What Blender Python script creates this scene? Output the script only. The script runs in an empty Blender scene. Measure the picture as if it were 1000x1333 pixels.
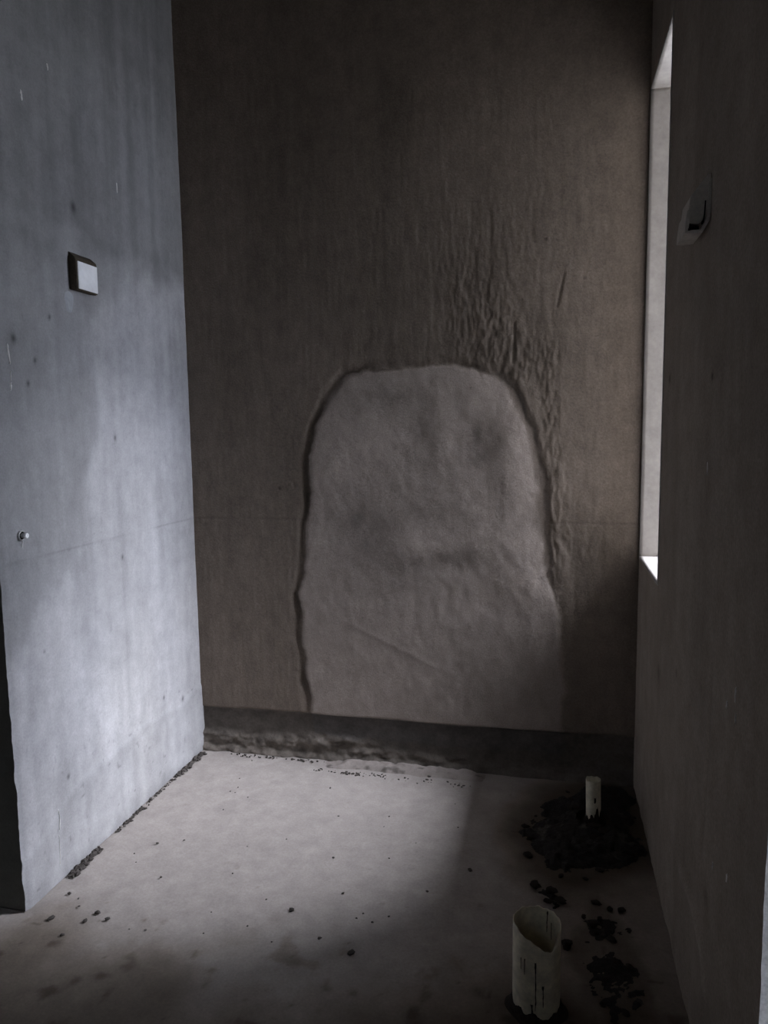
import bpy, bmesh, math, random
import numpy as np
from mathutils import Vector, Matrix

random.seed(7)
SC = bpy.context.scene
COL = SC.collection

# ------------------------------------------------------------------ camera
H = 1.4
FPX, YAW, PITCH, ROLL = 948.19, -0.22432, 0.11101, -0.014193
fw = Vector((math.sin(YAW)*math.cos(PITCH), math.cos(YAW)*math.cos(PITCH), -math.sin(PITCH)))
r0 = Vector((math.cos(YAW), -math.sin(YAW), 0)); u0 = r0.cross(fw)
rt = r0*math.cos(ROLL) + u0*math.sin(ROLL); up = -r0*math.sin(ROLL) + u0*math.cos(ROLL)
cd = bpy.data.cameras.new('camera'); cam = bpy.data.objects.new('camera', cd); COL.objects.link(cam)
m = Matrix((rt, up, -fw)).transposed().to_4x4(); m.translation = (0, 0, H)
cam.matrix_world = m
cd.sensor_fit = 'HORIZONTAL'; cd.sensor_width = 36; cd.lens = FPX*36/1000
cd.clip_start = 0.02
SC.camera = cam

# ------------------------------------------------------------------ light
wd = bpy.data.worlds.new('overcast_sky'); SC.world = wd; wd.use_nodes = True
bg = wd.node_tree.nodes['Background']
bg.inputs[0].default_value = (0.80, 0.875, 1.07, 1); bg.inputs[1].default_value = 14.5
sl = bpy.data.lights.new('hazy_sun', 'SUN'); sun = bpy.data.objects.new('hazy_sun', sl); COL.objects.link(sun)
sl.energy = 32.0; sl.angle = math.radians(37); sl.color = (0.90, 0.93, 1.05)
SUN_AZ, SUN_EL = math.radians(10), math.radians(42)       # azimuth from +x towards +y
sun.rotation_euler = Vector((math.cos(SUN_EL)*math.cos(SUN_AZ), math.cos(SUN_EL)*math.sin(SUN_AZ), math.sin(SUN_EL))).to_track_quat('Z', 'Y').to_euler()
sun.location = (5, 4, 5)
SC.view_settings.view_transform = 'Standard'; SC.view_settings.look = 'None'
SC.view_settings.gamma = 1; SC.view_settings.use_curve_mapping = False
SC.view_settings.exposure = -0.45
SC.cycles.max_bounces = 10; SC.cycles.diffuse_bounces = 8

# ------------------------------------------------------------------ dimensions
XL, XR, YB = -1.4976, 0.3341, 2.8647      # left, right, back wall faces
YL, YR = 1.7247, 1.1625                   # where the left and the right wall end
ZC = 3.30                                 # ceiling
WY0, WY1, WZ0, WZ1 = 2.3763, 2.837, 0.920, 2.5734   # clear window opening
TW = 0.20                                 # wall thickness

# ------------------------------------------------------------------ noise
_tab = np.random.RandomState(3).rand(64, 256, 256)
def vn(u, v, s):
    t = _tab[s % 64]
    iu = np.floor(u).astype(int); iv = np.floor(v).astype(int)
    a = u-iu; b = v-iv; a = a*a*(3-2*a); b = b*b*(3-2*b)
    i0 = iu % 256; i1 = (iu+1) % 256; j0 = iv % 256; j1 = (iv+1) % 256
    return (t[i0, j0]*(1-a)+t[i1, j0]*a)*(1-b)+(t[i0, j1]*(1-a)+t[i1, j1]*a)*b
def fbm(u, v, fu, fv, s, o=4, g=0.5):
    r = 0; w = 1; tot = 0
    for k in range(o):
        r = r + w*(vn(u*fu+17.3*k+50, v*fv+9.1*k+50, s+k)-0.5); tot += w; w *= g; fu *= 2.03; fv *= 2.03
    return r/tot*2                                            # about -1..1
def sst(x, a, b):
    t = np.clip((x-a)/(b-a), 0, 1); return t*t*(3-2*t)
def blob(u, v, cu, cv, ru, rv):
    return np.exp(-((u-cu)/ru)**2-((v-cv)/rv)**2)
def seg_dist(u, v, pts, closed=False):
    d = np.full(u.shape, 1e9)
    P = list(pts)+([pts[0]] if closed else [])
    for (a, b), (c, e) in zip(P[:-1], P[1:]):
        L = (c-a)**2+(e-b)**2+1e-12
        t = np.clip(((u-a)*(c-a)+(v-b)*(e-b))/L, 0, 1)
        d = np.minimum(d, np.hypot(u-a-t*(c-a), v-b-t*(e-b)))
    return d
def inside(u, v, pts):
    r = np.zeros(u.shape, bool); n = len(pts)
    for i in range(n):
        (a, b), (c, e) = pts[i], pts[(i+1) % n]
        if b == e: continue
        r ^= ((b > v) != (e > v)) & (u < (c-a)*(v-b)/(e-b)+a)
    return r
def sdf(u, v, pts):
    d = seg_dist(u, v, pts, True); return np.where(inside(u, v, pts), -d, d)

# ------------------------------------------------------------------ materials
def new_mat(name, rough=0.9, spec=0.25):
    m = bpy.data.materials.new(name); m.use_nodes = True
    nt = m.node_tree; b = nt.nodes['Principled BSDF']
    b.inputs['Roughness'].default_value = rough; b.inputs['Specular IOR Level'].default_value = spec
    return m, nt, b
def grain(nt, b, col_socket, scale=90, amount=0.18, bump=0.35, dist=0.003, scale2=14, amount2=0.12, pits=0.0):
    """multiply a colour by two octaves of noise and add a fine bump"""
    N, L = nt.nodes, nt.links
    tc = N.new('ShaderNodeTexCoord')
    def noise(sc, det):
        n = N.new('ShaderNodeTexNoise'); n.inputs['Scale'].default_value = sc; n.inputs['Detail'].default_value = det
        n.inputs['Roughness'].default_value = 0.65
        L.new(tc.outputs['Object'], n.inputs['Vector']); return n
    n1 = noise(scale, 6); n2 = noise(scale2, 5)
    def rng(n, am):
        r = N.new('ShaderNodeMapRange'); r.inputs[1].default_value = 0.3; r.inputs[2].default_value = 0.7
        r.inputs[3].default_value = 1-am; r.inputs[4].default_value = 1+am
        L.new(n.outputs['Fac'], r.inputs[0]); return r.outputs[0]
    mu = N.new('ShaderNodeMath'); mu.operation = 'MULTIPLY'
    L.new(rng(n1, amount), mu.inputs[0]); L.new(rng(n2, amount2), mu.inputs[1])
    mx = N.new('ShaderNodeVectorMath'); mx.operation = 'SCALE'
    L.new(col_socket, mx.inputs[0]); L.new(mu.outputs[0], mx.inputs['Scale'])
    L.new(mx.outputs[0], b.inputs['Base Color'])
    bp = N.new('ShaderNodeBump'); bp.inputs['Strength'].default_value = bump; bp.inputs['Distance'].default_value = dist
    L.new(n1.outputs['Fac'], bp.inputs['Height']); L.new(bp.outputs[0], b.inputs['Normal'])
def attr_mat(name, rough=0.9, spec=0.2, **k):
    m, nt, b = new_mat(name, rough, spec)
    a = nt.nodes.new('ShaderNodeAttribute'); a.attribute_name = 'tint'
    grain(nt, b, a.outputs['Color'], **k); return m
def flat_mat(name, rgb, rough=0.9, spec=0.2, **k):
    m, nt, b = new_mat(name, rough, spec)
    c = nt.nodes.new('ShaderNodeRGB'); c.outputs[0].default_value = (*rgb, 1)
    grain(nt, b, c.outputs[0], **k); return m

M_PLASTER = attr_mat('cement_plaster', 0.92, 0.15, scale=150, amount=0.2, bump=0.6, dist=0.002)
M_PATCH = attr_mat('fresh_plaster', 0.92, 0.15, scale=190, amount=0.2, bump=0.6, dist=0.002)
M_LEFT = attr_mat('trowelled_cement', 0.8, 0.25, scale=170, amount=0.11, bump=0.3, dist=0.0015)
M_BASE = attr_mat('damp_mortar', 0.75, 0.3, scale=100, amount=0.2, bump=0.6, dist=0.003)
M_FLOOR = attr_mat('dusty_screed', 0.95, 0.1, scale=150, amount=0.11, bump=0.35, dist=0.0015)
M_REVEAL = flat_mat('reveal_plaster', (0.36, 0.335, 0.31), 0.9, 0.15, scale=60, amount=0.08, bump=0.3, dist=0.002)
M_SHELL = flat_mat('rough_concrete', (0.16, 0.145, 0.12), 0.95, 0.1, scale=40, amount=0.12)
M_DIRT = attr_mat('black_soil', 0.85, 0.25, scale=150, amount=0.4, bump=0.8, dist=0.006)
M_CLOD = flat_mat('soil_clod', (0.030, 0.024, 0.019), 0.9, 0.2, scale=120, amount=0.35, bump=0.7, dist=0.003)
M_CRUMB = flat_mat('mortar_crumb', (0.085, 0.075, 0.068), 0.95, 0.1, scale=200, amount=0.3, bump=0.6, dist=0.002)
M_PVC = flat_mat('aged_pvc', (0.66, 0.61, 0.47), 0.5, 0.35, scale=70, amount=0.14, bump=0.08, dist=0.001, scale2=22, amount2=0.25)
M_DRIP = flat_mat('dried_cement', (0.055, 0.048, 0.038), 0.95, 0.1, scale=200, amount=0.25)
M_WHITE = flat_mat('white_plastic', (0.90, 0.905, 0.91), 0.4, 0.4, scale=30, amount=0.03, bump=0.02)
M_BOX = flat_mat('stained_mortar', (0.075, 0.062, 0.045), 0.9, 0.2, scale=120, amount=0.3, bump=0.5)
M_GREYBOX = flat_mat('mortar_smeared_box', (0.58, 0.54, 0.48), 0.85, 0.2, scale=90, amount=0.15, bump=0.4)
M_GAP = flat_mat('hollow_shade', (0.012, 0.011, 0.010), 0.95, 0.05, scale=60, amount=0.1)  # near-black colour stands in for the shade inside hollows
M_METAL, _nt, _b = new_mat('dull_metal', 0.35, 0.5); _b.inputs['Metallic'].default_value = 0.8
_c = _nt.nodes.new('ShaderNodeRGB'); _c.outputs[0].default_value = (0.5, 0.5, 0.5, 1); grain(_nt, _b, _c.outputs[0], scale=200, amount=0.2, bump=0.1)
M_FLECK = flat_mat('lime_splash', (0.78, 0.77, 0.75), 0.9, 0.15, scale=120, amount=0.1)
M_GROUND = flat_mat('bare_ground', (0.48, 0.47, 0.45), 0.95, 0.1, scale=3, amount=0.2)

# ------------------------------------------------------------------ object helpers
def tag(o, label=None, cat=None, group=None, kind=None):
    if label: o['label'] = label
    if cat: o['category'] = cat
    if group: o['group'] = group
    if kind: o['kind'] = kind
    return o
def link(name, me, mat, parent=None):
    o = bpy.data.objects.new(name, me); COL.objects.link(o)
    if mat and not me.materials: me.materials.append(mat)
    if parent: o.parent = parent
    return o
def empty(name, loc=(0, 0, 0)):
    o = bpy.data.objects.new(name, None); COL.objects.link(o); o.location = loc; o.empty_display_size = 0.05
    return o
def from_arrays(name, V, Q, tint=None, smooth=True):
    """V (n,3), Q (m,4) quads, tint (n,3)"""
    used = np.unique(Q); re = np.full(len(V), -1); re[used] = np.arange(len(used))
    V = V[used]; Q = re[Q]
    me = bpy.data.meshes.new(name)
    me.vertices.add(len(V)); me.vertices.foreach_set('co', V.astype(np.float32).ravel())
    me.loops.add(Q.size); me.loops.foreach_set('vertex_index', Q.astype(np.int32).ravel())
    me.polygons.add(len(Q)); me.polygons.foreach_set('loop_start', np.arange(0, Q.size, 4, dtype=np.int32))
    me.polygons.foreach_set('use_smooth', np.full(len(Q), smooth))
    if tint is not None:
        a = me.attributes.new('tint', 'FLOAT_COLOR', 'POINT')
        a.data.foreach_set('color', np.c_[tint[used], np.ones(len(V))].astype(np.float32).ravel())
    me.update(calc_edges=True); me.validate()
    return me
def grid_quads(nv, nu, flip=False):
    i = np.arange(nv*nu).reshape(nv, nu)
    q = np.stack([i[:-1, :-1], i[:-1, 1:], i[1:, 1:], i[1:, :-1]], -1)
    if flip: q = q[..., ::-1]
    return q                                                   # (nv-1, nu-1, 4)
def skirt(V, Q, T, off):
    """side walls running back from every open edge of a sheet: returns extra verts, quads"""
    E = np.concatenate([Q[:, [0, 1]], Q[:, [1, 2]], Q[:, [2, 3]], Q[:, [3, 0]]])
    key = np.sort(E, 1); k = key[:, 0].astype(np.int64)*10**8+key[:, 1]
    _, inv, cnt = np.unique(k, return_inverse=True, return_counts=True)
    B = E[cnt[inv] == 1]
    vs = np.unique(B); m = np.full(len(V), -1); m[vs] = len(V)+np.arange(len(vs)); k = len(vs)
    ax, val = off
    W = V[vs].copy(); W[:, ax] = val; W = np.concatenate([V[vs], W])
    S = np.stack([m[B[:, 1]], m[B[:, 0]], m[B[:, 0]]+k, m[B[:, 1]]+k], 1)
    return W, S, vs
def lin(*segs):
    """breakpoints with the step wanted in each stretch"""
    out = [np.array([segs[0]])]
    for st, en in zip(segs[1::2], segs[2::2]):
        a = out[-1][-1]; n = max(1, int(round((en-a)/st))); out.append(np.linspace(a, en, n+1)[1:])
    return np.concatenate(out)
def box_mesh(name, x0, x1, y0, y1, z0, z1, bevel=0.0):
    bm = bmesh.new(); bmesh.ops.create_cube(bm, size=1)
    for v in bm.verts:
        v.co = Vector((x0+(v.co.x+.5)*(x1-x0), y0+(v.co.y+.5)*(y1-y0), z0+(v.co.z+.5)*(z1-z0)))
    if bevel: bmesh.ops.bevel(bm, geom=bm.edges[:], offset=bevel, segments=2, affect='EDGES')
    me = bpy.data.meshes.new(name); bm.to_mesh(me); bm.free(); return me
def prism_y(name, prof, y0, y1, bevel=0.0):
    """profile of (x, z) points run along y"""
    bm = bmesh.new()
    a = [bm.verts.new((x, y0, z)) for x, z in prof]; b = [bm.verts.new((x, y1, z)) for x, z in prof]
    n = len(prof); bm.faces.new(a); bm.faces.new(b[::-1])
    for i in range(n): bm.faces.new((a[i], b[i], b[(i+1) % n], a[(i+1) % n]))
    bmesh.ops.recalc_face_normals(bm, faces=bm.faces[:])
    if bevel: bmesh.ops.bevel(bm, geom=bm.edges[:], offset=bevel, segments=2, affect='EDGES')
    me = bpy.data.meshes.new(name); bm.to_mesh(me); bm.free(); return me
def stack(U, V): return np.meshgrid(U, V)
STEP = 0.006

# ================================================================== LEFT WALL
BOX_Y0, BOX_Y1, BOX_Z0, BOX_Z1 = 2.106, 2.212, 1.861, 1.967
def build_left():
    U, Z = stack(lin(YL, STEP, YB+0.02), lin(0, STEP, ZC))
    h = 0.0030*fbm(U, Z, 2.2, 1.3, 1, 3)+0.0012*fbm(U, Z, 30, 4, 5, 3)+0.0006*fbm(U, Z, 60, 60, 9, 2)
    # lower band of smoother render, lumpy where it laps over
    top = 0.285-0.13*sst(-U, -2.05, -1.72)+0.03*fbm(U, U*0, 6, 1, 12, 3)
    h = h+0.004*sst(top-Z, -0.012, 0.012)+0.003*fbm(U, Z, 9, 14, 14, 4)*sst(top+0.12-Z, 0, 0.2)
    # scored datum line at one metre
    line = np.exp(-((Z-1.036-0.002*fbm(U, Z, 3, 3, 15, 2))/0.0028)**2)*(0.25+0.75*vn(U*14, Z*0, 16))
    h = h-0.0015*line
    # rough arris of the free end
    jag = 0.004*fbm(U*0, Z, 1, 26, 18, 4)-0.005*blob(Z, Z*0, 0.415, 0, 0.02, 1)+0.005*blob(Z, Z*0, 0.36, 0, 0.025, 1)-0.003*blob(Z, Z*0, 0.10, 0, 0.03, 1)
    edge = np.exp(-((U-YL)/0.012)**2)
    h = h-0.006*edge
    # colour -------------------------------------------------------------
    streak = fbm(U, Z, 22, 0.9, 20, 4); blot = fbm(U, Z, 4, 3, 24, 4); fine = fbm(U, Z, 45, 12, 28, 3)
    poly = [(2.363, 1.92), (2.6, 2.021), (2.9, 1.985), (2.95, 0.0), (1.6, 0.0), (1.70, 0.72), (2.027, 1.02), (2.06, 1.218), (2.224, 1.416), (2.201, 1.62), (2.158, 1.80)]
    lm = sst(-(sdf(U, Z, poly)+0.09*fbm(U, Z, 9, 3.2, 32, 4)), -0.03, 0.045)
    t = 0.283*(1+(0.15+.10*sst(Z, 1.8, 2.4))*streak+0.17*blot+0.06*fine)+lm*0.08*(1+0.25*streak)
    t = t+0.02*sst(1.15-Z, 0, 0.8)*(1+0.3*blot)
    t = t+0.07*blob(U, Z, 2.18, 0.44, 0.16, 0.13)*(1+0.5*fine)+0.03*blob(U, Z, 2.5, 0.7, 0.12, 0.3)
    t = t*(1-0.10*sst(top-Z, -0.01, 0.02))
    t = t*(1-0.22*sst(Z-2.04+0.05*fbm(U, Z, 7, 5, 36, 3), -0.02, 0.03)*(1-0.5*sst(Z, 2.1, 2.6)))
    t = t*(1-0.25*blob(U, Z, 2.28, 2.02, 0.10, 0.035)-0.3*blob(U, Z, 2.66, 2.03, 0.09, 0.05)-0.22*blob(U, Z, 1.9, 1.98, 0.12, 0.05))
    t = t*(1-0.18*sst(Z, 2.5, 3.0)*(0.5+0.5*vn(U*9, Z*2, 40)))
    t = t*(1-0.32*line)
    for (a, b, r) in ((1.839, 1.678, .010), (1.887, 1.553, .006), (1.923, 1.623, .006), (2.148, 2.125, .013), (2.135, 1.95, .008), (2.312, 1.389, .007),
                      (1.878, 0.745, .004), (2.319, 0.961, .006), (2.55, 0.35, .006), (2.70, 0.29, .008), (1.95, 0.31, .006), (2.0, 1.76, .006)):
        t = t*(1-0.7*np.exp(-(((U-a)**2+((Z-b)/1.4)**2)/r**2)))
    speck = vn(U*75, Z*60, 44)
    t = t*(1-0.35*sst(speck, 0.90, 0.98)*(0.3+0.7*sst(0.5-Z, 0, 0.3)))
    # pale splashes
    t = np.clip(t, 0.05, 0.6)
    warm = 0.5+0.5*fbm(U, Z, 3, 2, 48, 3)
    c = np.stack([t*(1.0+0.02*warm), t*1.0, t*(1.035-0.05*warm)], -1)
    global HL; HL = (U[0], Z[:, 0], h)
    P = np.stack([XL+h, U+jag*np.exp(-((U-YL)/0.02)), Z], -1)
    nv, nu = U.shape
    V = P.reshape(-1, 3); C = c.reshape(-1, 3); Q = grid_quads(nv, nu).reshape(-1, 4)
    W, S, vs = skirt(V, Q, TW, (0, XL-TW))
    n0 = len(V)+len(W)
    BK = np.array([[XL-TW, YL, 0], [XL-TW, YB+0.02, 0], [XL-TW, YB+0.02, ZC], [XL-TW, YL, ZC]])
    Vs = np.concatenate([V, W, BK]); Qs = np.concatenate([Q, S, [[n0+3, n0+2, n0+1, n0]]])
    Cs = np.concatenate([C, np.full((len(W)+4, 3), 1)*np.array([0.10, 0.098, 0.085])])
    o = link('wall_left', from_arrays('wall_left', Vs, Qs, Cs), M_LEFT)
    tag(o, kind='structure'); return o
wall_left = build_left()

def blot_mesh(name, pts, lift, frame):
    """thin lump of splashed lime: outline of (u, v), raised centre; frame maps (u, v, h) to the wall"""
    bm = bmesh.new(); n = len(pts)
    cu = sum(p[0] for p in pts)/n; cv = sum(p[1] for p in pts)/n
    o = [bm.verts.new(frame(u, v, 0.0)) for u, v in pts]
    i = [bm.verts.new(frame(cu+(u-cu)*.6, cv+(v-cv)*.8, lift)) for u, v in pts]
    bm.faces.new(i)
    for k in range(n): bm.faces.new((o[k], o[(k+1) % n], i[(k+1) % n], i[k]))
    bmesh.ops.recalc_face_normals(bm, faces=bm.faces[:])
    me = bpy.data.meshes.new(name); bm.to_mesh(me); bm.free(); return me
def streak_pts(u0, v0, u1, v1, w, n=6, seed=0):
    rg = random.Random(seed); a, b = [], []
    for k in range(n+1):
        f = k/n; ww = w*(0.35+0.65*math.sin(math.pi*min(max(f, .08), .92)))*rg.uniform(.6, 1.3)
        u = u0+(u1-u0)*f+rg.uniform(-.25, .25)*w; v = v0+(v1-v0)*f
        a.append((u-ww/2, v)); b.append((u+ww/2, v))
    return a+b[::-1]
def relief(g, u, v): return float(g[2][min(np.searchsorted(g[1], v), len(g[1])-1), min(np.searchsorted(g[0], u), len(g[0])-1)])
LF = lambda u, v, h: (XL+relief(HL, u, v)+h*1.3-.0003, u, v)
for k, (u0, v0, u1, v1, w) in enumerate([(1.812, 1.660, 1.817, 1.602, .006), (1.817, 1.585, 1.815, 1.555, .0022), (1.815, 1.553, 1.813, 1.528, .006),
                                         (1.936, 2.392, 1.939, 2.362, .006), (1.893, .232, 1.888, .160, .004), (1.886, .150, 1.878, .05, .0022), (2.06, 2.52, 2.064, 2.50, .006),
                                         (2.40, 2.28, 2.402, 2.245, .004)]):
    o = link('lime_splash', blot_mesh('lime_splash', streak_pts(u0, v0, u1, v1, w, seed=k), .002, LF), M_FLECK, wall_left)
o = link('lime_splash', blot_mesh('lime_splash', [(2.10+.022*math.cos(a)*(1+.2*math.sin(3*a)), 1.822+.040*math.sin(a)*(1+.15*math.cos(2*a))) for a in np.linspace(0, 2*math.pi, 14)[:-1]], .0015, LF),
         flat_mat('pale_skim', (0.36, 0.37, 0.39), 0.9, 0.15, scale=120, amount=0.08), wall_left)

# ================================================================== BACK WALL, PATCH, BASE BAND
PATCH = [(-0.985, 0.10), (-0.987, 0.211), (-1.005, 0.36), (-1.022, 0.497), (-1.018, 0.62), (-1.030, 0.72), (-1.006, 0.797), (-0.985, 1.0), (-0.966, 1.154), (-0.960, 1.30), (-0.936, 1.42), (-0.87, 1.545), (-0.80, 1.615),
         (-0.70, 1.645), (-0.552, 1.642), (-0.42, 1.655), (-0.31, 1.634), (-0.20, 1.615), (-0.145, 1.57), (-0.085, 1.46), (-0.045, 1.33), (-0.015, 1.2), (0.0, 0.979), (0.035, 0.677), (0.06, 0.4), (0.065, 0.10)]
def build_back():
    U, Z = stack(lin(XL-0.02, 0.0055, XR+0.02), lin(0, 0.0055, ZC))
    wob = 0.016*fbm(U, Z, 11, 11, 2, 4)+(0.004+.007*sst(U, -.4, -.1))*fbm(U, Z, 45, 30, 6, 3)
    sd = sdf(U, Z, PATCH)+wob
    base_top = 0.196+0.006*fbm(U, U*0, 5, 1, 8, 3)
    # main plaster: vertical trowel drag, long waves
    h = 0.004*fbm(U, Z, 1.6, 1.1, 10, 3)+0.0006*fbm(U, Z, 30, 2.6, 13, 4)+0.0008*fbm(U, Z, 70, 14, 17, 2)
    rid = np.clip(blob(U, Z, -0.27, 1.80, 0.13, 0.17)+blob(U, Z, -0.10, 1.66, 0.12, 0.10)+blob(U, Z, 0.0, 1.45, 0.045, 0.28)+0.7*blob(U, Z, 0.02, 1.0, 0.05, 0.25)+0.5*blob(U, Z, 0.10, 0.95, 0.14, 0.10)+0.35*blob(U, Z, -0.25, 2.1, 0.3, 0.25), 0, 1.2)
    h = h+rid*(0.0021*fbm(U, Z, 80, 17, 21, 3)+0.0026*fbm(U, Z, 120, 42, 25, 2))
    right = sst(U, -0.35, -0.05); topz = sst(Z, 1.3, 1.6)
    lip = np.exp(-np.clip(sd, 0, 9)/0.045)*(0.010*np.maximum(right*sst(Z, .6, .9), 0.5*topz))*(0.7+0.9*fbm(U, Z, 20, 8, 29, 3))
    h = h+np.where(sd > 0, lip, 0)
    # patch surface: soft pillow, hollows, sandy
    ph = 0.004*fbm(U, Z, 3.2, 2.6, 33, 3)+0.0012*fbm(U, Z, 30, 20, 37, 3)
    for (a, b, ra, rb, s) in ((-0.87, 1.27, .10, .14, .006), (-0.72, 1.37, .10, .12, .005), (-0.06, 0.80, .13, .13, .007), (-0.55, 0.93, .16, .08, .005), (-0.14, 1.35, .07, .2, .004),
                              (-0.50, 1.38, .06, .12, -.004), (-0.27, 1.34, .09, .14, -.005), (-0.72, 0.98, .13, .10, -.004), (-0.40, 0.86, .16, .05, -.004), (-0.25, 0.72, .2, .08, -.003)):
        ph = ph+s*blob(U, Z, a, b, ra, rb)
    ph = ph+0.0008*np.exp(-((Z-(0.62-0.45*(U+0.85)))/0.012)**2)*sst(U, -0.9, -0.75)*(1-sst(U, -0.5, -0.3))
    ph = ph+0.002-0.012*right*sst(Z, .65, .9)*np.exp(np.clip(sd, -9, 0)/0.05)-0.004*topz*np.exp(np.clip(sd, -9, 0)/0.04)
    left = (1-sst(U, -0.95, -0.7))
    w = sst(sd, -0.006-.012*right-.006*topz, 0.006+.012*right+.006*topz)
    h = ph*(1-w)+h*w
    nz = .75+.7*fbm(U, Z, 9, 9, 40, 4)
    groove = np.exp(-((sd-0.008)/np.where(sd < .008, .009, .020))**2)*(0.001+0.015*left+0.006*topz*(1-right))*nz
    h = h-groove
    # lumps beside the left groove
    h = h+0.006*blob(U, Z, -1.045, 1.18, .022, .02)*(fbm(U, Z, 60, 60, 41, 2)+.3)+0.005*blob(U, Z, -1.03, .37, .02, .05)*fbm(U, Z, 70, 40, 43, 2)
    h = h-0.005*blob(U, Z, -1.10, 1.165, .008, .006)-0.006*blob(U, Z, -.155, 1.612, .012, .022)
    # 1 m datum line
    line = np.exp(-((Z-1.037)/0.004)**2)*(0.3+0.7*vn(U*10, Z*0, 45))*(sd > 0.01)
    h = h-0.0012*line
    # long scratch top right
    sc = np.exp(-(seg_dist(U, Z, [(0.045, 1.97), (0.02, 1.85)])/0.004)**2)+np.exp(-(seg_dist(U, Z, [(-0.135, 1.80), (-0.140, 1.65)])/0.004)**2)
    h = h-0.003*sc
    # damp base band set back under the plaster edge, crumbling at its foot
    bw = sst(base_top-Z, -0.004, 0.004)
    rough = sst(0.10-0.035*sst(U, -0.9, -0.5)-Z+0.02*fbm(U, Z, 8, 8, 47, 3), -0.01, 0.03)*(1-0.65*sst(U, -0.6, -0.2))
    hb = -0.010+0.003*fbm(U, Z, 10, 12, 49, 3)+rough*(0.010+0.018*fbm(U, Z, 18, 30, 51, 4))+0.014*sst(0.03-Z, 0, 0.03)
    h = np.where(bw > 0, hb*bw+h*(1-bw), h)
    # colour ---------------------------------------------------------------
    st = fbm(U, Z, 16, 1.3, 53, 4); bl = fbm(U, Z, 3, 2.4, 57, 4); fi = fbm(U, Z, 50, 20, 61, 2)
    t = 0.168*(1+0.12*st+0.16*bl+0.07*fi)
    t = t*(1-0.22*blob(U, Z, -.60, 2.6, .06, .18)-0.12*blob(U, Z, -.55, 1.95, .3, .15)-.15*blob(U, Z, -.33, 1.70, .35, .07)-.12*rid)
    tp = 0.315*(1+0.17*bl+0.05*fi)
    for (a, b, ra, rb, s) in ((-0.87, 1.27, .10, .16, .13), (-0.72, 1.36, .09, .10, .13), (-0.06, 0.80, .12, .12, .20), (-0.53, 0.95, .10, .05, .12), (-0.14, 1.35, .06, .2, .08), (-0.25, 1.5, .06, .06, .10),
                              (-0.58, 1.53, .12, .04, -.18), (-0.33, 1.50, .03, .06, -.16), (-0.51, 1.38, .05, .09, -.20), (-0.26, 1.34, .075, .11, -.26), (-0.19, 1.16, .06, .1, -.14), (-0.72, 0.98, .12, .11, -.18),
                              (-0.55, 0.85, .1, .06, -.16), (-0.36, 0.87, .09, .05, -.18), (-0.28, 0.60, .10, .06, -.12), (-0.8, 1.08, .06, .08, -.1), (-.45, 1.05, .14, .05, -.08)):
        tp = tp*(1+1.5*s*blob(U+.03*fbm(U, Z, 8, 8, 63, 3), Z+.03*fbm(U, Z, 8, 8, 60, 3), a, b, ra, rb)*(1+0.6*fbm(U, Z, 26, 22, 62, 3)))  # mottling, with light on bulges and shade in hollows painted in
    t = tp*(1-w)+t*w
    t = t*(1-0.45*np.exp(-((sd-0.008)/0.016)**2)*nz*(0.15+0.85*np.maximum(left, topz*0.6)))  # shade in the groove darkened into the colour
    t = t*(1-0.2*line-0.3*sc)
    for (a, b, r) in ((-.155, 1.612, .008), (-1.10, 1.165, .006), (.12, 1.95, .005), (-.18, 1.19, .004), (-.02, 2.1, .006), (-.3, 1.56, .003), (-.62, 1.08, .003)):
        t = t*(1-.65*np.exp(-((U-a)**2+(Z-b)**2)/r**2))
    tb = 0.088*(1+.25*bl+.35*fbm(U, Z, 24, 30, 58, 3))+0.045*rough*(1+1.6*fbm(U, Z, 30, 40, 59, 3))
    t = tb*bw+t*(1-bw)
    t = np.clip(t, 0.03, 0.5)
    wm = 1-bw*0.5-(1-w)*0.4
    c = np.stack([t*(1.06+0.09*wm), t*(0.96-.015*wm), t*(0.84-0.07*wm+.04*(1-w))], -1)
    # colour above also carries painted groove shade and light on the patch
    P = np.stack([U, YB-h, Z], -1)
    nv, nu = U.shape; V = P.reshape(-1, 3); C = c.reshape(-1, 3); Q = grid_quads(nv, nu)
    def cell(a): return (a[:-1, :-1]+a[1:, :-1]+a[:-1, 1:]+a[1:, 1:])/4
    cb = cell(base_top-Z) > 0; cp = (cell(sd) < 0.004) & ~cb
    Qa = Q.reshape(-1, 4)
    W, S, vs = skirt(V, Qa, TW, (1, YB+TW))
    n0 = len(V)+len(W)
    BK = np.array([[XL-.02, YB+TW, 0], [XR+.02, YB+TW, 0], [XR+.02, YB+TW, ZC], [XL-.02, YB+TW, ZC]])
    Vs = np.concatenate([V, W, BK]); Cs = np.concatenate([C, np.full((len(W)+4, 3), .22)])
    rest = Q[~cb & ~cp]
    wb = link('wall_back', from_arrays('wall_back', Vs, np.concatenate([rest, S, [[n0, n0+1, n0+2, n0+3]]]), Cs), M_PLASTER)
    tag(wb, kind='structure')
    pa = link('plaster_patch', from_arrays('plaster_patch', V, Q[cp], C), M_PATCH, wb)
    pa['label'] = 'paler round-topped patch of newer plaster in the back wall'
    bb = link('baseboard_back', from_arrays('baseboard_back', V, Q[cb], C), M_BASE); tag(bb, kind='structure')
    return wb
wall_back = build_back()

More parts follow.
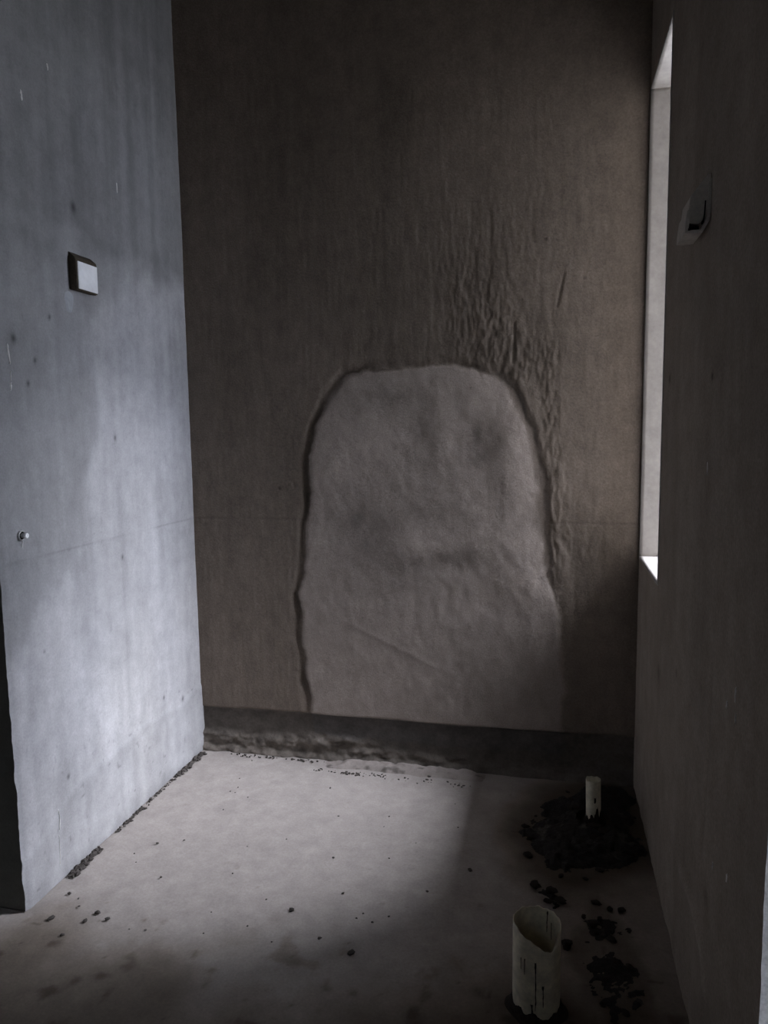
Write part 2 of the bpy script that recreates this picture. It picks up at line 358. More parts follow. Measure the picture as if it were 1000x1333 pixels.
# ================================================================== RIGHT WALL with window opening
LIN = 0.012
def build_right():
    hy0, hy1, hz0, hz1 = WY0-LIN, WY1+LIN, WZ0-LIN, WZ1+LIN
    Ys = lin(YR, STEP, hy0, STEP, hy1, STEP, YB+0.02); Zs = lin(0, STEP, hz0, STEP, hz1, STEP, ZC)
    U, Z = stack(Ys, Zs)
    h = 0.004*fbm(U, Z, 1.6, 1.1, 4, 3)+0.003*fbm(U, Z, 14, 1.2, 7, 4)+0.0006*fbm(U, Z, 70, 40, 11, 2)
    near = np.minimum.reduce([np.abs(U-hy0)+9*((Z < hz0-.01) | (Z > hz1+.01)), np.abs(Z-hz0)+9*((U < hy0-.01) | (U > hy1+.01)), np.abs(U-hy1)+9*((Z < hz0-.01) | (Z > hz1+.01)), np.abs(Z-hz1)+9*((U < hy0-.01) | (U > hy1+.01))])
    h = h*sst(near, 0.0, 0.03)*sst(YB-U, 0, .03)
    sm = np.exp(-(seg_dist(U, Z, [(1.851, .284), (1.757, .292), (1.661, .289), (1.572, .27), (1.54, .215)])/(.020))**2)
    h = h+0.006*sm
    gr = np.exp(-(seg_dist(U, Z, [(1.60, 0.9), (1.62, 0.55), (1.64, 0.45)])/.012)**2)
    h = h-0.003*gr
    st = fbm(U, Z, 10, 0.9, 31, 4); bl = fbm(U, Z, 2.4, 2, 35, 4)
    t = 0.28*(1+.16*st+.14*bl)
    t = t*(1+.22*sm)*(1-.12*gr)
    for (a, b, r, s) in ((1.684, 1.505, .008, .7), (2.239, 1.536, .014, .5), (1.66, 1.50, .004, .5), (2.0, .75, .012, .3), (1.57, .40, .02, .3), (2.3, .65, .03, .35)):
        t = t*(1-s*np.exp(-((U-a)**2/(1.2*r)**2+(Z-b)**2/r**2)))
    t = np.clip(t, .04, .45)
    c = np.stack([t*1.11, t*.955, t*.80], -1)
    jag = 0.004*fbm(U*0, Z, 1, 22, 39, 3)*np.exp(-((U-YR)/.02))
    global HR; HR = (U[0], Z[:, 0], h)
    P = np.stack([XR-h, U+jag, Z], -1)
    nv, nu = U.shape; V = P.reshape(-1, 3); C = c.reshape(-1, 3); Q = grid_quads(nv, nu, True)
    cy = (Ys[:-1]+Ys[1:])/2; cz = (Zs[:-1]+Zs[1:])/2
    hole = ((cz > hz0) & (cz < hz1))[:, None] & ((cy > hy0) & (cy < hy1))[None, :]
    Qa = Q[~hole]
    W, S, vs = skirt(V, Qa, TW, (0, XR+TW))
    n0 = len(V)+len(W); X = XR+TW; y3 = YB+.02
    BK, BQ = [], []
    for (a, b, e, f) in ((YR, hy0, 0, ZC), (hy1, y3, 0, ZC), (hy0, hy1, 0, hz0), (hy0, hy1, hz1, ZC)):
        i = n0+len(BK); BK += [(X, a, e), (X, b, e), (X, b, f), (X, a, f)]; BQ.append((i, i+1, i+2, i+3))
    Cs = np.concatenate([C, np.tile([[.52, .52, .50]], (len(W)+len(BK), 1))])  # end face made paler: daylight on it put into the colour
    o = link('wall_right', from_arrays('wall_right', np.concatenate([V, W, BK]), np.concatenate([Qa, S, BQ]), Cs), M_PLASTER)
    tag(o, kind='structure'); return o
wall_right = build_right()
RF = lambda u, v, h: (XR-relief(HR, u, v)-h+.0003, u, v)
for k, (a, b, l, w) in enumerate(((1.457, .868, .018, .007), (1.391, .912, .034, .006), (1.38, .872, .022, .004), (1.698, 1.309, .03, .004), (1.40, .55, .02, .004), (1.52, .50, .02, .005))):
    link('lime_fleck', blot_mesh('lime_fleck', streak_pts(a, b+l/2, a+.003, b-l/2, w, seed=30+k), .002, RF), M_FLECK, wall_right)

# window lining: sill, soffit and two jambs of the bare opening
def reveal(name, u0, u1, v0, v1, frame, parent, seed, label=None):
    """lining slab: a gently uneven face with its edges turned back"""
    U, V = stack(np.linspace(u0, u1, max(2, int((u1-u0)/.012))), np.linspace(v0, v1, max(2, int((v1-v0)/.012))))
    h = .0015*fbm(U, V, 8, 8, seed, 3)
    e = np.minimum.reduce([U-u0, u1-U, V-v0, v1-V]); h = h*sst(e, 0, .03)
    P = np.stack(frame(U, V, h), -1); B = np.stack(frame(U, V, h*0-LIN), -1)
    nv, nu = U.shape; q = grid_quads(nv, nu).reshape(-1, 4); n = nv*nu
    E = np.concatenate([q[:, [0, 1]], q[:, [1, 2]], q[:, [2, 3]], q[:, [3, 0]]]); k = np.sort(E, 1); kk = k[:, 0]*10**7+k[:, 1]
    _, inv, cnt = np.unique(kk, return_inverse=True, return_counts=True); b = E[cnt[inv] == 1]
    s = np.stack([b[:, 1], b[:, 0], b[:, 0]+n, b[:, 1]+n], 1)
    me = from_arrays(name, np.concatenate([P.reshape(-1, 3), B.reshape(-1, 3)]), np.concatenate([q, s, q[:, ::-1]+n]), None, True)
    bm = bmesh.new(); bm.from_mesh(me); bmesh.ops.recalc_face_normals(bm, faces=bm.faces[:]); bm.to_mesh(me); bm.free()
    o = link(name, me, M_REVEAL, parent)
    return o
win = empty('window_1', (XR+TW/2, (WY0+WY1)/2, WZ0)); tag(win, kind='structure')
def wpart(*a, **k):
    o = reveal(*a, win, **k); o.location = -win.location; return o
X0, X1 = XR-.002, XR+TW+.002
wpart('jamb', X0, X1, WZ0, WZ1, lambda u, v, h: (u, WY1-h, v), seed=22)
wpart('jamb', X0, X1, WZ0, WZ1, lambda u, v, h: (u, WY0+h, v), seed=23)
wpart('sill', X0, X1, WY0-LIN, WY1+LIN, lambda u, v, h: (u, v, WZ0+h), seed=24)
wpart('lintel', X0, X1, WY0-LIN, WY1+LIN, lambda u, v, h: (u, v, WZ1-h), seed=25)

# ================================================================== FLOOR
HX0, HX1, HY0 = -2.4, 1.2, -1.6            # the hall the photographer stands in
def build_floor():
    U, V = stack(lin(HX0-.2, .1, -1.75, .008, XR+.03, .1, HX1+.2), lin(HY0-.2, .1, 1.0, .008, YB+.02))
    h = .004*fbm(U, V, 1.5, 1.5, 3, 3)+.0012*fbm(U, V, 16, 16, 8, 3)
    h = h*sst(V, 1.0, 1.1)-.002
    dirt = .5+.5*fbm(U, V, 3, 3, 14, 4)
    t = .355*(1+.06*fbm(U, V, 5, 5, 19, 4)+.03*fbm(U, V, 40, 40, 27, 2))
    # shade towards the door painted into the floor colour, with dirt blotches
    t = t*(1-.6*sst(-V+.18*fbm(U, V, 5, 5, 34, 4), -1.85, -1.45))
    t = t*(1-.45*sst(fbm(U, V, 13, 13, 38, 4), .25, .6)*sst(-V, -1.95, -1.6))
    sp = vn(U*38, V*38, 42)
    t = t*(1-.4*sst(sp, .93, .99)*(.4+.6*sst(-V, -2.1, -1.7)))
    # damp soil stain round the pipes
    sd = sdf(U, V, HEAP)+.05*fbm(U, V, 9, 9, 46, 4)
    t = t*(1-.65*sst(-sd, -.17, .02))
    t = t*(1-.4*sst(-sdf(U, V, TRAIL)-.06*fbm(U, V, 9, 9, 50, 4), -.03, .03))
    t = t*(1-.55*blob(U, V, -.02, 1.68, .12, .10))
    t = t*(1-.35*sst(U+.05*fbm(U, V, 7, 7, 52, 3), -.22, .1))  # floor darker towards the right wall
    t = np.clip(t, .04, .5)
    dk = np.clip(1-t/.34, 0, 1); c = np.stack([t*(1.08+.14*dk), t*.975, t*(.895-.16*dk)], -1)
    P = np.stack([U, V, h], -1)
    nv, nu = U.shape; Vv = P.reshape(-1, 3); Q = grid_quads(nv, nu).reshape(-1, 4)
    W, S, vs = skirt(Vv, Q, .12, (2, -.12))
    n0 = len(Vv)+len(W); a, b, e, f = HX0-.2, HX1+.2, HY0-.2, YB+.02
    BK = np.array([[a, e, -.12], [b, e, -.12], [b, f, -.12], [a, f, -.12]])
    Cs = np.concatenate([c.reshape(-1, 3), np.full((len(W)+4, 3), .2)])
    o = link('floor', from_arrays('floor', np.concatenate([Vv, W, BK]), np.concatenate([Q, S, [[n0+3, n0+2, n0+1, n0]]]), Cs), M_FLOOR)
    tag(o, kind='structure'); return o
HEAP = [(.330, 2.84), (.146, 2.83), (.02, 2.72), (-.06, 2.56), (-.085, 2.44), (-.05, 2.33), (-.02, 2.26), (.07, 2.22), (.21, 2.27), (.32, 2.38)]
SMALL = [(-.045, 2.175), (.03, 2.165), (.075, 2.12), (.05, 2.05), (-.005, 2.07), (-.03, 2.12)]
TRAIL = [(.12, 2.15), (.2, 2.12), (.24, 1.9), (.23, 1.7), (.16, 1.62), (.1, 1.72), (.07, 1.85), (.09, 2.0)]
floor = build_floor()

def heap(name, polys, hmax, rough, seed, x0, x1, y0, y1, step=.005, ragged=.07, holes=()):
    U, V = stack(np.arange(x0, x1, step), np.arange(y0, y1, step))
    sd = np.minimum.reduce([sdf(U, V, p) for p in polys])+ragged*fbm(U, V, 12, 12, seed, 5, .62)
    lump = .5+.5*fbm(U, V, 22, 22, seed+4, 4)
    h = -.006+sst(-sd, -.005, .05)*(hmax*(.35+.65*sst(-sd, 0, .16))*(.55+.9*lump))+rough*fbm(U, V, 60, 60, seed+9, 3)*sst(-sd, -.005, .02)
    t = .022*(1+.6*fbm(U, V, 18, 18, seed+13, 4))+.05*sst(fbm(U, V, 15, 15, seed+15, 4), .22, .5)
    t = np.clip(t, .006, .12); c = np.stack([t*1.08, t*.98, t*.86], -1)
    nv, nu = U.shape; Q = grid_quads(nv, nu)
    hc = (h[:-1, :-1]+h[1:, :-1]+h[:-1, 1:]+h[1:, 1:])/4
    keep = hc > -.004
    uc, vc = U[:-1, :-1]+step/2, V[:-1, :-1]+step/2
    for (a, b, r) in holes: keep &= np.hypot(uc-a, vc-b) > r
    o = link(name, from_arrays(name, np.stack([U, V, h], -1).reshape(-1, 3), Q[keep], c.reshape(-1, 3)), M_DIRT)
    return o
o = heap('soil_heap', [HEAP, SMALL], .040, .008, 6, -.16, XR-.004, 1.98, 2.842, holes=[(.163, 2.535, .060)])
tag(o, 'black crumbly soil heaped round the thin pipe in the back right corner', 'soil', kind='stuff')
o = heap('soil_trail', [TRAIL], .009, .004, 30, .045, XR-.006, 1.55, 2.2, ragged=.09)
tag(o, 'thin dark soil spread on the floor between the two pipes and the right wall', 'soil', kind='stuff')

# ---- clods and crumbs: a few lumpy shapes, copied one by one
def lump_mesh(name, seed, sub=2, flat=.6, jit=.07):
    rg = random.Random(seed); bm = bmesh.new(); bmesh.ops.create_icosphere(bm, subdivisions=sub, radius=1)
    ph = [rg.uniform(0, 6.3) for _ in range(6)]; ax = (rg.uniform(.75, 1.2), rg.uniform(.65, 1.1), flat)
    for v in bm.verts:
        p = v.co; f = 1+.22*math.sin(3*p.x+ph[0])*math.sin(2.6*p.y+ph[1])+.16*math.sin(5*p.z+ph[2]+3*p.x)+.10*math.sin(9*p.y+ph[3])*math.cos(8*p.x+ph[4])+rg.uniform(-jit, jit)
        v.co = Vector((p.x*ax[0]*f, p.y*ax[1]*f, p.z*ax[2]*f))
    mn = min(v.co.z for v in bm.verts)
    for v in bm.verts: v.co.z -= mn*.86
    me = bpy.data.meshes.new(name); bm.to_mesh(me); bm.free(); return me
CLODS = [lump_mesh('soil_clod', 100+k, 2, .42, .17) for k in range(6)]; CRUMBS = [lump_mesh('mortar_crumb', 200+k, 1, .45) for k in range(5)]
for me in CLODS: me.materials.append(M_CLOD)
for me in CRUMBS: me.materials.append(M_CRUMB)
def drop(name, meshes, x, y, r, label, cat, group=None, z=-.001, k=None):
    o = bpy.data.objects.new(name, random.choice(meshes) if k is None else meshes[k % len(meshes)]); COL.objects.link(o)
    o.location = (x, y, z); o.scale = (r, r, r); o.rotation_euler = (0, 0, random.uniform(0, 6.28))
    return tag(o, label, cat, group)
# the crumbs that stand out, each for itself
for k, (x, y, r, lab) in enumerate([
    (-1.284, 1.760, .0105, 'dark jagged mortar crumb, largest of the cluster by the left wall end'),
    (-1.239, 1.742, .0085, 'dark mortar crumb at the right end of the cluster by the left wall end'),
    (-1.299, 1.722, .0085, 'dark mortar crumb just in front of the largest crumb of the left cluster'),
    (-1.404, 1.712, .0100, 'flattish dark crumb lying nearest the free end of the left wall'),
    (-1.425, 1.825, .0075, 'small dark crumb close under the left wall near its free end'),
    (-1.325, 1.655, .0080, 'dark crumb in the shade in front of the left wall end'),
    (-0.727, 1.889, .0090, 'dark crumb alone near the middle of the lit floor front edge'),
    (-0.600, 1.995, .0055, 'tiny dark crumb right of the middle of the lit floor'),
    (-0.509, 1.753, .0100, 'brown crumb in the shaded floor left of the wide pipe'),
    (-0.234, 2.189, .0095, 'dark crumb at the right shadow edge of the lit floor'),
    (-0.832, 2.620, .0060, 'small dark crumb on the lit floor before the back wall'),
    (-1.302, 2.129, .0060, 'small dark crumb beside the middle of the left wall foot'),
    (-0.609, 1.790, .0070, 'small brown crumb just beyond the light, right of the middle'),
    (-0.464, 2.790, .0080, 'dark splinter-like crumb at the foot of the back wall ledge')]):
    drop('mortar_crumb', CRUMBS, x, y, r, lab, 'crumb', k=k)
rg = random.Random(21)
FL = [(-1.383, 1.809), (-1.358, 1.777), (-1.194, 2.555), (-1.211, 2.52), (-1.234, 2.789), (-.937, 1.744), (-1.19, 1.957), (-.975, 2.022), (-.957, 1.834), (-.561, 2.388)]
for k in range(26): FL.append((rg.uniform(-1.35, -.3), rg.uniform(1.68, 2.7)))
for k, (x, y) in enumerate(FL):
    drop('floor_grit', CRUMBS, x, y, rg.uniform(.0025, .0048), 'tiny dark speck of grit scattered on the dusty floor', 'grit', 'grit scattered over the floor', k=k)
rg = random.Random(5)
edge = [(-.075, 2.47), (-.07, 2.40), (-.035, 2.31), (.0, 2.25), (.05, 2.225), (.12, 2.235), (.18, 2.25), (.25, 2.30), (-.04, 2.58), (.0, 2.68), (.06, 2.75), (.13, 2.80), (.3, 2.36), (.29, 2.6), (.27, 2.74)]
for k, (x, y) in enumerate(edge):
    x += rg.uniform(-.022, .022); y += rg.uniform(-.022, .022)
    drop('soil_clod', CLODS, min(x, .31), y, rg.uniform(.006, .015), 'dark lump of soil at the rim of the black heap', 'clod', 'clods round the black heap', k=k)
for k in range(22):
    a = rg.uniform(0, 6.28); q = rg.uniform(.08, .75)
    drop('soil_clod', CLODS, .14+math.cos(a)*.2*q, 2.50+math.sin(a)*.27*q, rg.uniform(.008, .018), 'dark lump of soil lying on top of the black heap', 'clod', 'clods on the black heap', z=.024, k=k)
for k, (x, y, r) in enumerate([(-.03, 2.14, .017), (.02, 2.12, .02), (.045, 2.08, .016), (.01, 2.07, .013)]):
    drop('soil_clod', CLODS, x, y, r, 'dark lump of soil in the small pile in front of the black heap', 'clod', 'clods of the small pile', z=.004, k=k)
for k in range(14):
    drop('soil_clod', CLODS, rg.uniform(.09, .22), rg.uniform(1.64, 2.1), rg.uniform(.007, .014), 'small lump of soil in the thin trail beside the right wall', 'clod', 'clods of the soil trail', k=k)
drop('soil_clod', CLODS, .06, 1.90, .020, 'dark clod directly behind the wide broken pipe', 'clod', k=1)
drop('soil_clod', CLODS, -.01, 1.80, .016, 'dark clod close behind the left side of the wide broken pipe', 'clod', k=2)

# crumbled mortar along wall foots: too fine to pick apart
def strip(name, spots, mat, seed):
    rg = random.Random(seed); bm = bmesh.new()
    for (x0, y0, x1, y1, n, r0, r1, sx) in spots:
        for _ in range(n):
            f = rg.random(); r = rg.uniform(r0, r1); x = x0+(x1-x0)*f+rg.gauss(0, sx); y = y0+(y1-y0)*f+rg.gauss(0, sx)
            x = max(x, XL+r*1.2); y = min(y, YB-.018-r)
            mtx = Matrix.Translation((x, y, r*.25)) @ Matrix.Rotation(rg.uniform(0, 6.28), 4, 'Z') @ Matrix.Diagonal((r*rg.uniform(.8, 1.7), r*rg.uniform(.6, 1), r*rg.uniform(.5, .9), 1))
            res = bmesh.ops.create_icosphere(bm, subdivisions=1, radius=1, matrix=mtx)
            for v in res['verts']: v.co += Vector((rg.uniform(-1, 1), rg.uniform(-1, 1), rg.uniform(-1, 1)))*r*.22
    for v in bm.verts: v.co.z = max(v.co.z, -.002)
    me = bpy.data.meshes.new(name); bm.to_mesh(me); bm.free(); return link(name, me, mat)
o = strip('wall_foot_rubble', [(-1.476, 1.90, -1.478, 2.06, 150, .003, .008, .006), (-1.482, 2.16, -1.482, 2.34, 40, .003, .007, .004), (-1.482, 2.34, -1.482, 2.62, 45, .002, .006, .004), (-1.480, 2.60, -1.474, 2.82, 80, .003, .010, .007)], M_CRUMB, 3)
tag(o, 'line of dark crumbled mortar lying along the foot of the left wall', 'rubble', kind='stuff')
o = strip('back_wall_rubble', [(-1.4, 2.83, -.9, 2.83, 46, .002, .006, .006), (-.95, 2.755, -.3, 2.745, 60, .0015, .005, .010), (-.82, 2.752, -.75, 2.748, 22, .002, .006, .006)], M_CRUMB, 4)
tag(o, 'dark mortar crumbs scattered along the foot of the back wall', 'rubble', kind='stuff')
def ledge():
    U, V = stack(np.arange(-1.0, -.18, .006), np.arange(2.73, 2.856, .006))
    f = sst(U, -.97, -.80)*(1-sst(U, -.32, -.2))
    edge_y = 2.775+.02*fbm(U, U*0, 7, 1, 5, 4)
    h = -.006+f*(.020+.006*fbm(U, V, 18, 26, 9, 3))*sst(V-edge_y, 0, .035)+.006*f*fbm(U, V, 45, 45, 12, 2)*sst(V-edge_y, 0, .03)
    t = .30*(1+.12*fbm(U, V, 20, 30, 15, 3)); t = t*(1-.5*sst(fbm(U, V, 26, 40, 18, 3), .3, .55))
    c = np.stack([t*1.10, t*.97, t*.88], -1); nv, nu = U.shape; Q = grid_quads(nv, nu)
    hc = (h[:-1, :-1]+h[1:, 1:])/2
    return link('mortar_ridge', from_arrays('mortar_ridge', np.stack([U, V, h], -1).reshape(-1, 3), Q[hc > -.004], c.reshape(-1, 3)), M_FLOOR)
tag(ledge(), 'low grey ridge of dropped mortar on the floor against the back wall', 'mortar')

# ================================================================== DRAIN PIPES
def pipe_mesh(name, r, t, top, n=72, bend=(0, 0)):
    """hollow pipe; top(angle) is the broken rim height; wall thickness t"""
    bm = bmesh.new(); lev = 14
    def ring(rad, f, dz=0):
        out = []
        for k in range(n):
            a = 2*math.pi*k/n; z = top(a)*f+dz; lean = (bend[0]*z, bend[1]*z)
            out.append(bm.verts.new((rad*math.cos(a)+lean[0], rad*math.sin(a)+lean[1], z)))
        return out
    rows = [ring(r, k/lev) for k in range(lev)]+[ring(r, 1, -.0012), ring(r-.0008, 1), ring(r-t+.0008, 1), ring(r-t, 1, -.0012)]+[ring(r-t, k/lev) for k in range(lev-1, -1, -1)]
    for a, b in zip(rows[:-1], rows[1:]):
        for k in range(n): bm.faces.new((a[k], a[(k+1) % n], b[(k+1) % n], b[k]))
    for k in range(n): bm.faces.new((rows[-1][k], rows[-1][(k+1) % n], rows[0][(k+1) % n], rows[0][k]))
    bmesh.ops.recalc_face_normals(bm, faces=bm.faces[:])
    for f in bm.faces: f.smooth = True
    me = bpy.data.meshes.new(name); bm.to_mesh(me); bm.free(); return me
def drip_mesh(name, r, a0, z0, z1, w, seed, out=1):
    """a run of dried cement clinging to the pipe's curved face"""
    rg = random.Random(seed); bm = bmesh.new(); n = max(5, int((z0-z1)/.006)); rows = []; a = a0
    for k in range(n+1):
        f = k/n; ww = w*(1.5 if f < .12 else .8)*rg.uniform(.6, 1.2)*(1 if f < .9 else .5); a += rg.uniform(-.03, .03)*.35
        z = z0+(z1-z0)*f; row = []
        for s, lift in ((-.5, -.0005), (-.25, .0014), (.25, .0014), (.5, -.0005)):
            aa = a+s*ww/r; rr = r+out*lift; row.append(bm.verts.new((rr*math.cos(aa), rr*math.sin(aa), z)))
        rows.append(row)
    for p, q in zip(rows[:-1], rows[1:]):
        for k in range(3): bm.faces.new((p[k], p[k+1], q[k+1], q[k]))
    bmesh.ops.recalc_face_normals(bm, faces=bm.faces[:])
    me = bpy.data.meshes.new(name); bm.to_mesh(me); bm.free(); return me
def ang(a): return (a+math.pi) % (2*math.pi)-math.pi
big = empty('drain_pipe', (-.018, 1.669, 0))
tag(big, 'wide cream plastic drain stub with a broken rim, front right of the floor', 'pipe')
FA = math.radians(-60)                      # the broken dip faces the door, to the right
def bigtop(a):
    d = ang(a-FA); return .224-.043*math.exp(-(d/.62)**2)-.010*math.exp(-(ang(a-math.radians(-115))/.35)**2)+.0015*math.sin(9*a)+.0012*math.sin(17*a+1)
link('pipe_wall', pipe_mesh('pipe_wall', .057, .0034, bigtop), M_PVC, big)
for k, (deg, z0, z1, w, out) in enumerate([(-92, .158, .035, .0040, 1), (-118, .160, .120, .0030, 1), (-73, .100, .045, .0035, 1), (-128, .158, .128, .0016, 1), (-100, .05, .02, .006, 1)]):
    o = link('cement_run', drip_mesh('cement_run', .057, math.radians(deg), z0, z1, w, 60+k), M_DRIP, big)
    o['label'] = 'dark cement run down the outside of the pipe'
for k, (deg, z0, z1, w) in enumerate([(62, .220, .165, .0030), (50, .195, .150, .0020)]):
    o = link('cement_run', drip_mesh('cement_run', .0536, math.radians(deg), z0, z1, w, 80+k, -1), M_DRIP, big)
    o['label'] = 'dark cement run down the inside of the pipe'
def collar(name, r, h, spread, seed, n=48):
    bm = bmesh.new(); rg = random.Random(seed); rows = []
    for k in range(6):
        f = k/5; row = []
        for j in range(n):
            a = 2*math.pi*j/n
            jag = .5+.5*math.sin(3*a+seed)*math.sin(5*a+1.3)+rg.uniform(-.2, .2)
            hh = h*(.45+.75*max(jag, 0)); rad = r-.0015+(spread*(f**1.4))*(.8+.3*math.sin(4*a+seed))
            row.append(bm.verts.new((rad*math.cos(a), rad*math.sin(a), max(-.003, hh*(1-f)**1.6-.003*f)+rg.uniform(-.001, .001))))
        rows.append(row)
    for p, q in zip(rows[:-1], rows[1:]):
        for j in range(n): bm.faces.new((p[j], p[(j+1) % n], q[(j+1) % n], q[j]))
    bmesh.ops.recalc_face_normals(bm, faces=bm.faces[:])
    me = bpy.data.meshes.new(name); bm.to_mesh(me); bm.free(); return me
o = link('dirt_collar', collar('dirt_collar', .057, .040, .020, 2), M_CLOD, big); o['label'] = 'dark dirt packed round the foot of the pipe'
sm = empty('drain_pipe', (.165, 2.535, 0))
tag(sm, 'thin cream plastic pipe standing in the black soil in the back right corner', 'pipe')
link('pipe_wall', pipe_mesh('pipe_wall', .0255, .0025, lambda a: .175+.0015*math.sin(3*a)+.001*math.sin(8*a), 48, (-.02, 0)), M_PVC, sm)
o = link('cement_run', drip_mesh('cement_run', .0252, math.radians(-80), .118, .098, .010, 91), M_DRIP, sm); o['label'] = 'dark cement blot on the side of the pipe'; o.location = (-.002, 0, 0)
o = link('dirt_collar', collar('dirt_collar', .0255, .075, .036, 5), M_CLOD, sm); o['label'] = 'dark soil banked against the foot of the pipe'

# ================================================================== BOXES ON THE WALLS
bx = empty('switch_box', (XL, 2.106, 1.861)); L0 = -bx.location
tag(bx, 'square white blanking plate on a dark mortared box, high on the left wall', 'wall box')
prof = [(XL-.004, 1.968), (-1.476, 1.965), (-1.469, 1.952), (-1.4705, 1.862), (-1.480, 1.860), (XL-.004, 1.863)]
o = link('box_body', prism_y('box_body', prof, 2.106, 2.216, .0015), M_BOX, bx); o.location = L0; o['label'] = 'dark mortar-stained box body'
o = link('blanking_plate', prism_y('blanking_plate', [(-1.4705, 1.950), (-1.4665, 1.950), (-1.4675, 1.865), (-1.4712, 1.865)], 2.113, 2.214, .0012), M_WHITE, bx); o.location = L0; o['label'] = 'white plastic plate'
o = link('mortar_fillet', prism_y('mortar_fillet', [(XL-.004, 1.984), (XL+.004, 1.978), (-1.476, 1.963), (-1.474, 1.955), (XL-.004, 1.955)], 2.108, 2.224, .001), M_BOX, bx); o.location = L0

b2 = empty('switch_box', (XR, 1.76, 1.82)); L1 = -b2.location
tag(b2, 'grey mortar-smeared box jutting from the shaded right wall in front of the window', 'wall box')
prof = [(XR+.004, 1.945), (.331, 1.946), (.312, 1.922), (.2945, 1.900), (.289, 1.850), (.2885, 1.843), (.312, 1.840), (.322, 1.850), (XR+.004, 1.852)]
o = link('box_body', prism_y('box_body', prof, 1.765, 1.868, .002), M_GREYBOX, b2); o.location = L1
rim = [(XR+.004, 1.93), (.334, 1.86), (.331, 1.846), (.319, 1.820), (.284, 1.820), (.289, 1.828), (.291, 1.836), (.289, 1.845), (.286, 1.85), (.282, 1.815), (.320, 1.813), (.338, 1.842)]
def ribbon(name, pts, w, y0, y1):
    """an open strip following (x, z) points, w wide"""
    bm = bmesh.new(); rows = []
    for i, (x, z) in enumerate(pts):
        a = pts[max(0, i-1)]; b = pts[min(len(pts)-1, i+1)]; d = Vector((b[0]-a[0], b[1]-a[1])).normalized(); n = Vector((-d.y, d.x))*w/2
        rows.append([bm.verts.new((x+n.x, y0, z+n.y)), bm.verts.new((x-n.x, y0, z-n.y)), bm.verts.new((x-n.x, y1, z-n.y)), bm.verts.new((x+n.x, y1, z+n.y))])
    for p, q in zip(rows[:-1], rows[1:]):
        for k in range(4): bm.faces.new((p[k], p[(k+1) % 4], q[(k+1) % 4], q[k]))
    bm.faces.new(rows[0]); bm.faces.new(rows[-1][::-1]); bmesh.ops.recalc_face_normals(bm, faces=bm.faces[:])
    me = bpy.data.meshes.new(name); bm.to_mesh(me); bm.free(); return me
o = link('box_rim', ribbon('box_rim', [(.3335, 1.932), (.3325, 1.90), (.3315, 1.862), (.329, 1.845), (.317, 1.823), (.300, 1.8225), (.286, 1.8225), (.2875, 1.838), (.291, 1.868)], .0075, 1.757, 1.866), M_GREYBOX, b2); o.location = L1; o['label'] = 'raised mortar rim round the box side'
o = link('slot_shade', box_mesh('slot_shade', .293, .3125, 1.7625, 1.80, 1.8268, 1.8345), M_GAP, b2); o.location = L1; o['label'] = 'near-black block standing for shade in the bottom slot'
o = link('slot_shade', ribbon('slot_shade', [(.3245, 1.888), (.3235, 1.86), (.321, 1.842)], .0028, 1.7635, 1.78), M_GAP, b2); o.location = L1; o['label'] = 'near-black strip standing for shade between box and rim'

# ---- water outlet near the free end of the left wall
def lathe_x(name, prof, n=28):
    """(x, radius) pairs turned about the x axis"""
    bm = bmesh.new(); rows = []
    for x, r in prof: rows.append([bm.verts.new((x, r*math.cos(2*math.pi*k/n), r*math.sin(2*math.pi*k/n))) for k in range(n)])
    for p, q in zip(rows[:-1], rows[1:]):
        for k in range(n): bm.faces.new((p[k], p[(k+1) % n], q[(k+1) % n], q[k]))
    bm.faces.new(rows[0]); bm.faces.new(rows[-1]); bmesh.ops.recalc_face_normals(bm, faces=bm.faces[:])
    for f in bm.faces: f.smooth = len(f.verts) == 4
    me = bpy.data.meshes.new(name); bm.to_mesh(me); bm.free(); return me
st = empty('water_outlet', (XL, 1.811, 1.112))
tag(st, 'small round water outlet with a white plug, near the left wall free end', 'pipe outlet')
o = link('socket_ring', lathe_x('socket_ring', [(-.004, .0150), (.004, .0150), (.006, .0135), (.006, .0115), (.002, .0110), (-.003, .0105)]), M_METAL, st); o['label'] = 'shiny metal ring'
o = link('socket_shade', lathe_x('socket_shade', [(-.004, .0112), (.0035, .0112)]), M_GAP, st); o['label'] = 'near-black disc standing for shade inside the outlet'
th = []
for k in range(8): th += [(.004+k*.0016, .0062), (.0048+k*.0016, .0070)]
o = link('plug_thread', lathe_x('plug_thread', th), M_METAL, st); o['label'] = 'threaded metal stem'
o = link('plug_cap', lathe_x('plug_cap', [(.0150, .0062), (.0155, .0078), (.021, .0078), (.0225, .0066), (.0225, .003), (.0215, .0025)]), M_WHITE, st); o['label'] = 'white plug end'
o = link('lime_run', blot_mesh('lime_run', streak_pts(.004, -.013, -.002, -.036, .004, seed=77), .0018, lambda u, v, h: (.0025+h, u, v)), M_FLECK, st)

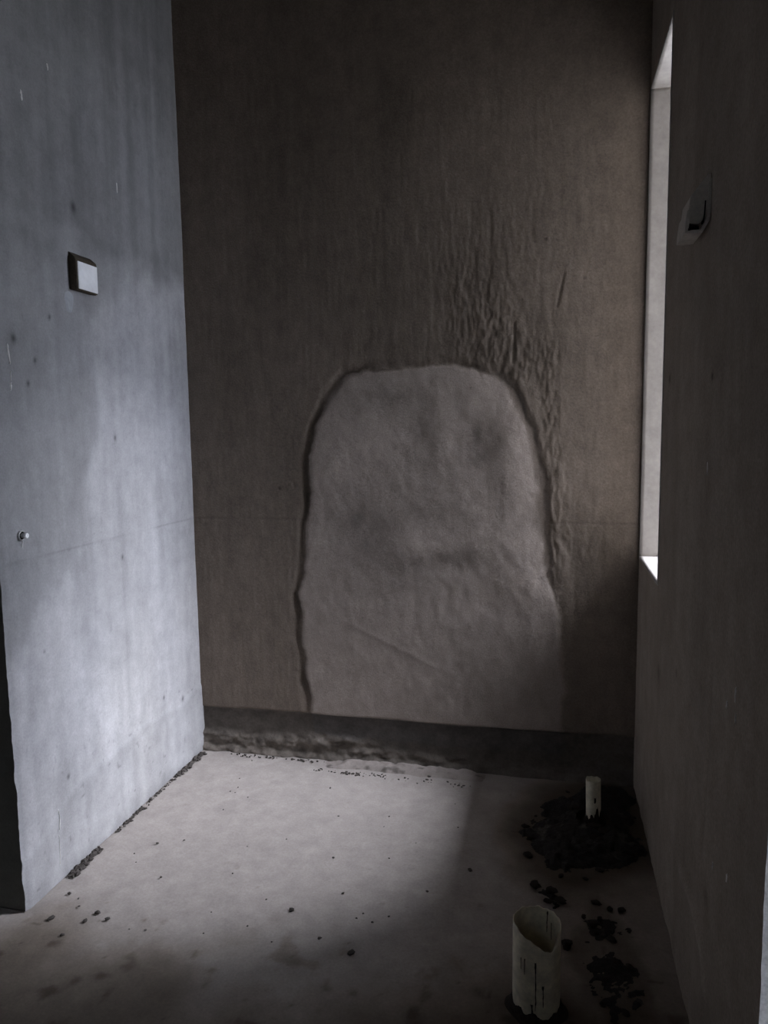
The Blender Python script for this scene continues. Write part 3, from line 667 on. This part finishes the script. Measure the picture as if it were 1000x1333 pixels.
# ================================================================== REST OF THE SHELL (hall, ceiling, outside)
def shell(name, *b, mat=None):
    return tag(link(name, box_mesh(name, *b), mat or M_SHELL), kind='structure')
shell('ceiling', HX0-.2, HX1+.2, HY0-.2, YB+TW, ZC, ZC+.15)
shell('wall_hall_left', HX0-.2, HX0, HY0-.2, YL+.2, 0, ZC)
shell('wall_hall_back', HX0, XL-TW, YL, YL+.2, 0, ZC)
shell('wall_hall_corner', XR+TW, HX1+.2, YR, YR+TW, 0, ZC)
# hall's right wall with a window of its own
HWY0, HWY1, HWZ0, HWZ1 = .35, 1.13, 0.04, .92
def hall_right():
    bm = bmesh.new()
    for (a, b, c, d) in ((HY0-.2, HWY0, 0, ZC), (HWY1, YR, 0, ZC), (HWY0, HWY1, 0, HWZ0), (HWY0, HWY1, HWZ1, ZC)):
        r = bmesh.ops.create_cube(bm, size=1)
        for v in r['verts']: v.co = Vector((HX1+.1+v.co.x*.2, (a+b)/2+v.co.y*(b-a), (c+d)/2+v.co.z*(d-c)))
    me = bpy.data.meshes.new('wall_hall_right'); bm.to_mesh(me); bm.free()
    return tag(link('wall_hall_right', me, M_SHELL), kind='structure')
hall_right()
def hall_front():
    bm = bmesh.new(); a, b, c, d = -.95, -.62, 1.62, 1.95            # invented small opening behind the photographer, lets fill light in
    for (x0, x1, z0, z1) in ((HX0, a, 0, ZC), (b, HX1, 0, ZC), (a, b, 0, c), (a, b, d, ZC)):
        r = bmesh.ops.create_cube(bm, size=1)
        for v in r['verts']: v.co = Vector(((x0+x1)/2+v.co.x*(x1-x0), HY0-.05+v.co.y*.1, (z0+z1)/2+v.co.z*(z1-z0)))
    me = bpy.data.meshes.new('wall_hall_front'); bm.to_mesh(me); bm.free()
    return tag(link('wall_hall_front', me, M_SHELL), kind='structure')
hall_front()
shell('eave_slab', XR+TW, 1.95, YR+TW, 6.0, 3.40, 3.55)
shell('wall_wing', HX1+.2, 7.0, YR, YR+TW, -.25, 6.0)
shell('ground', -15, 30, -20, 25, -.45, -.25, mat=M_GROUND)
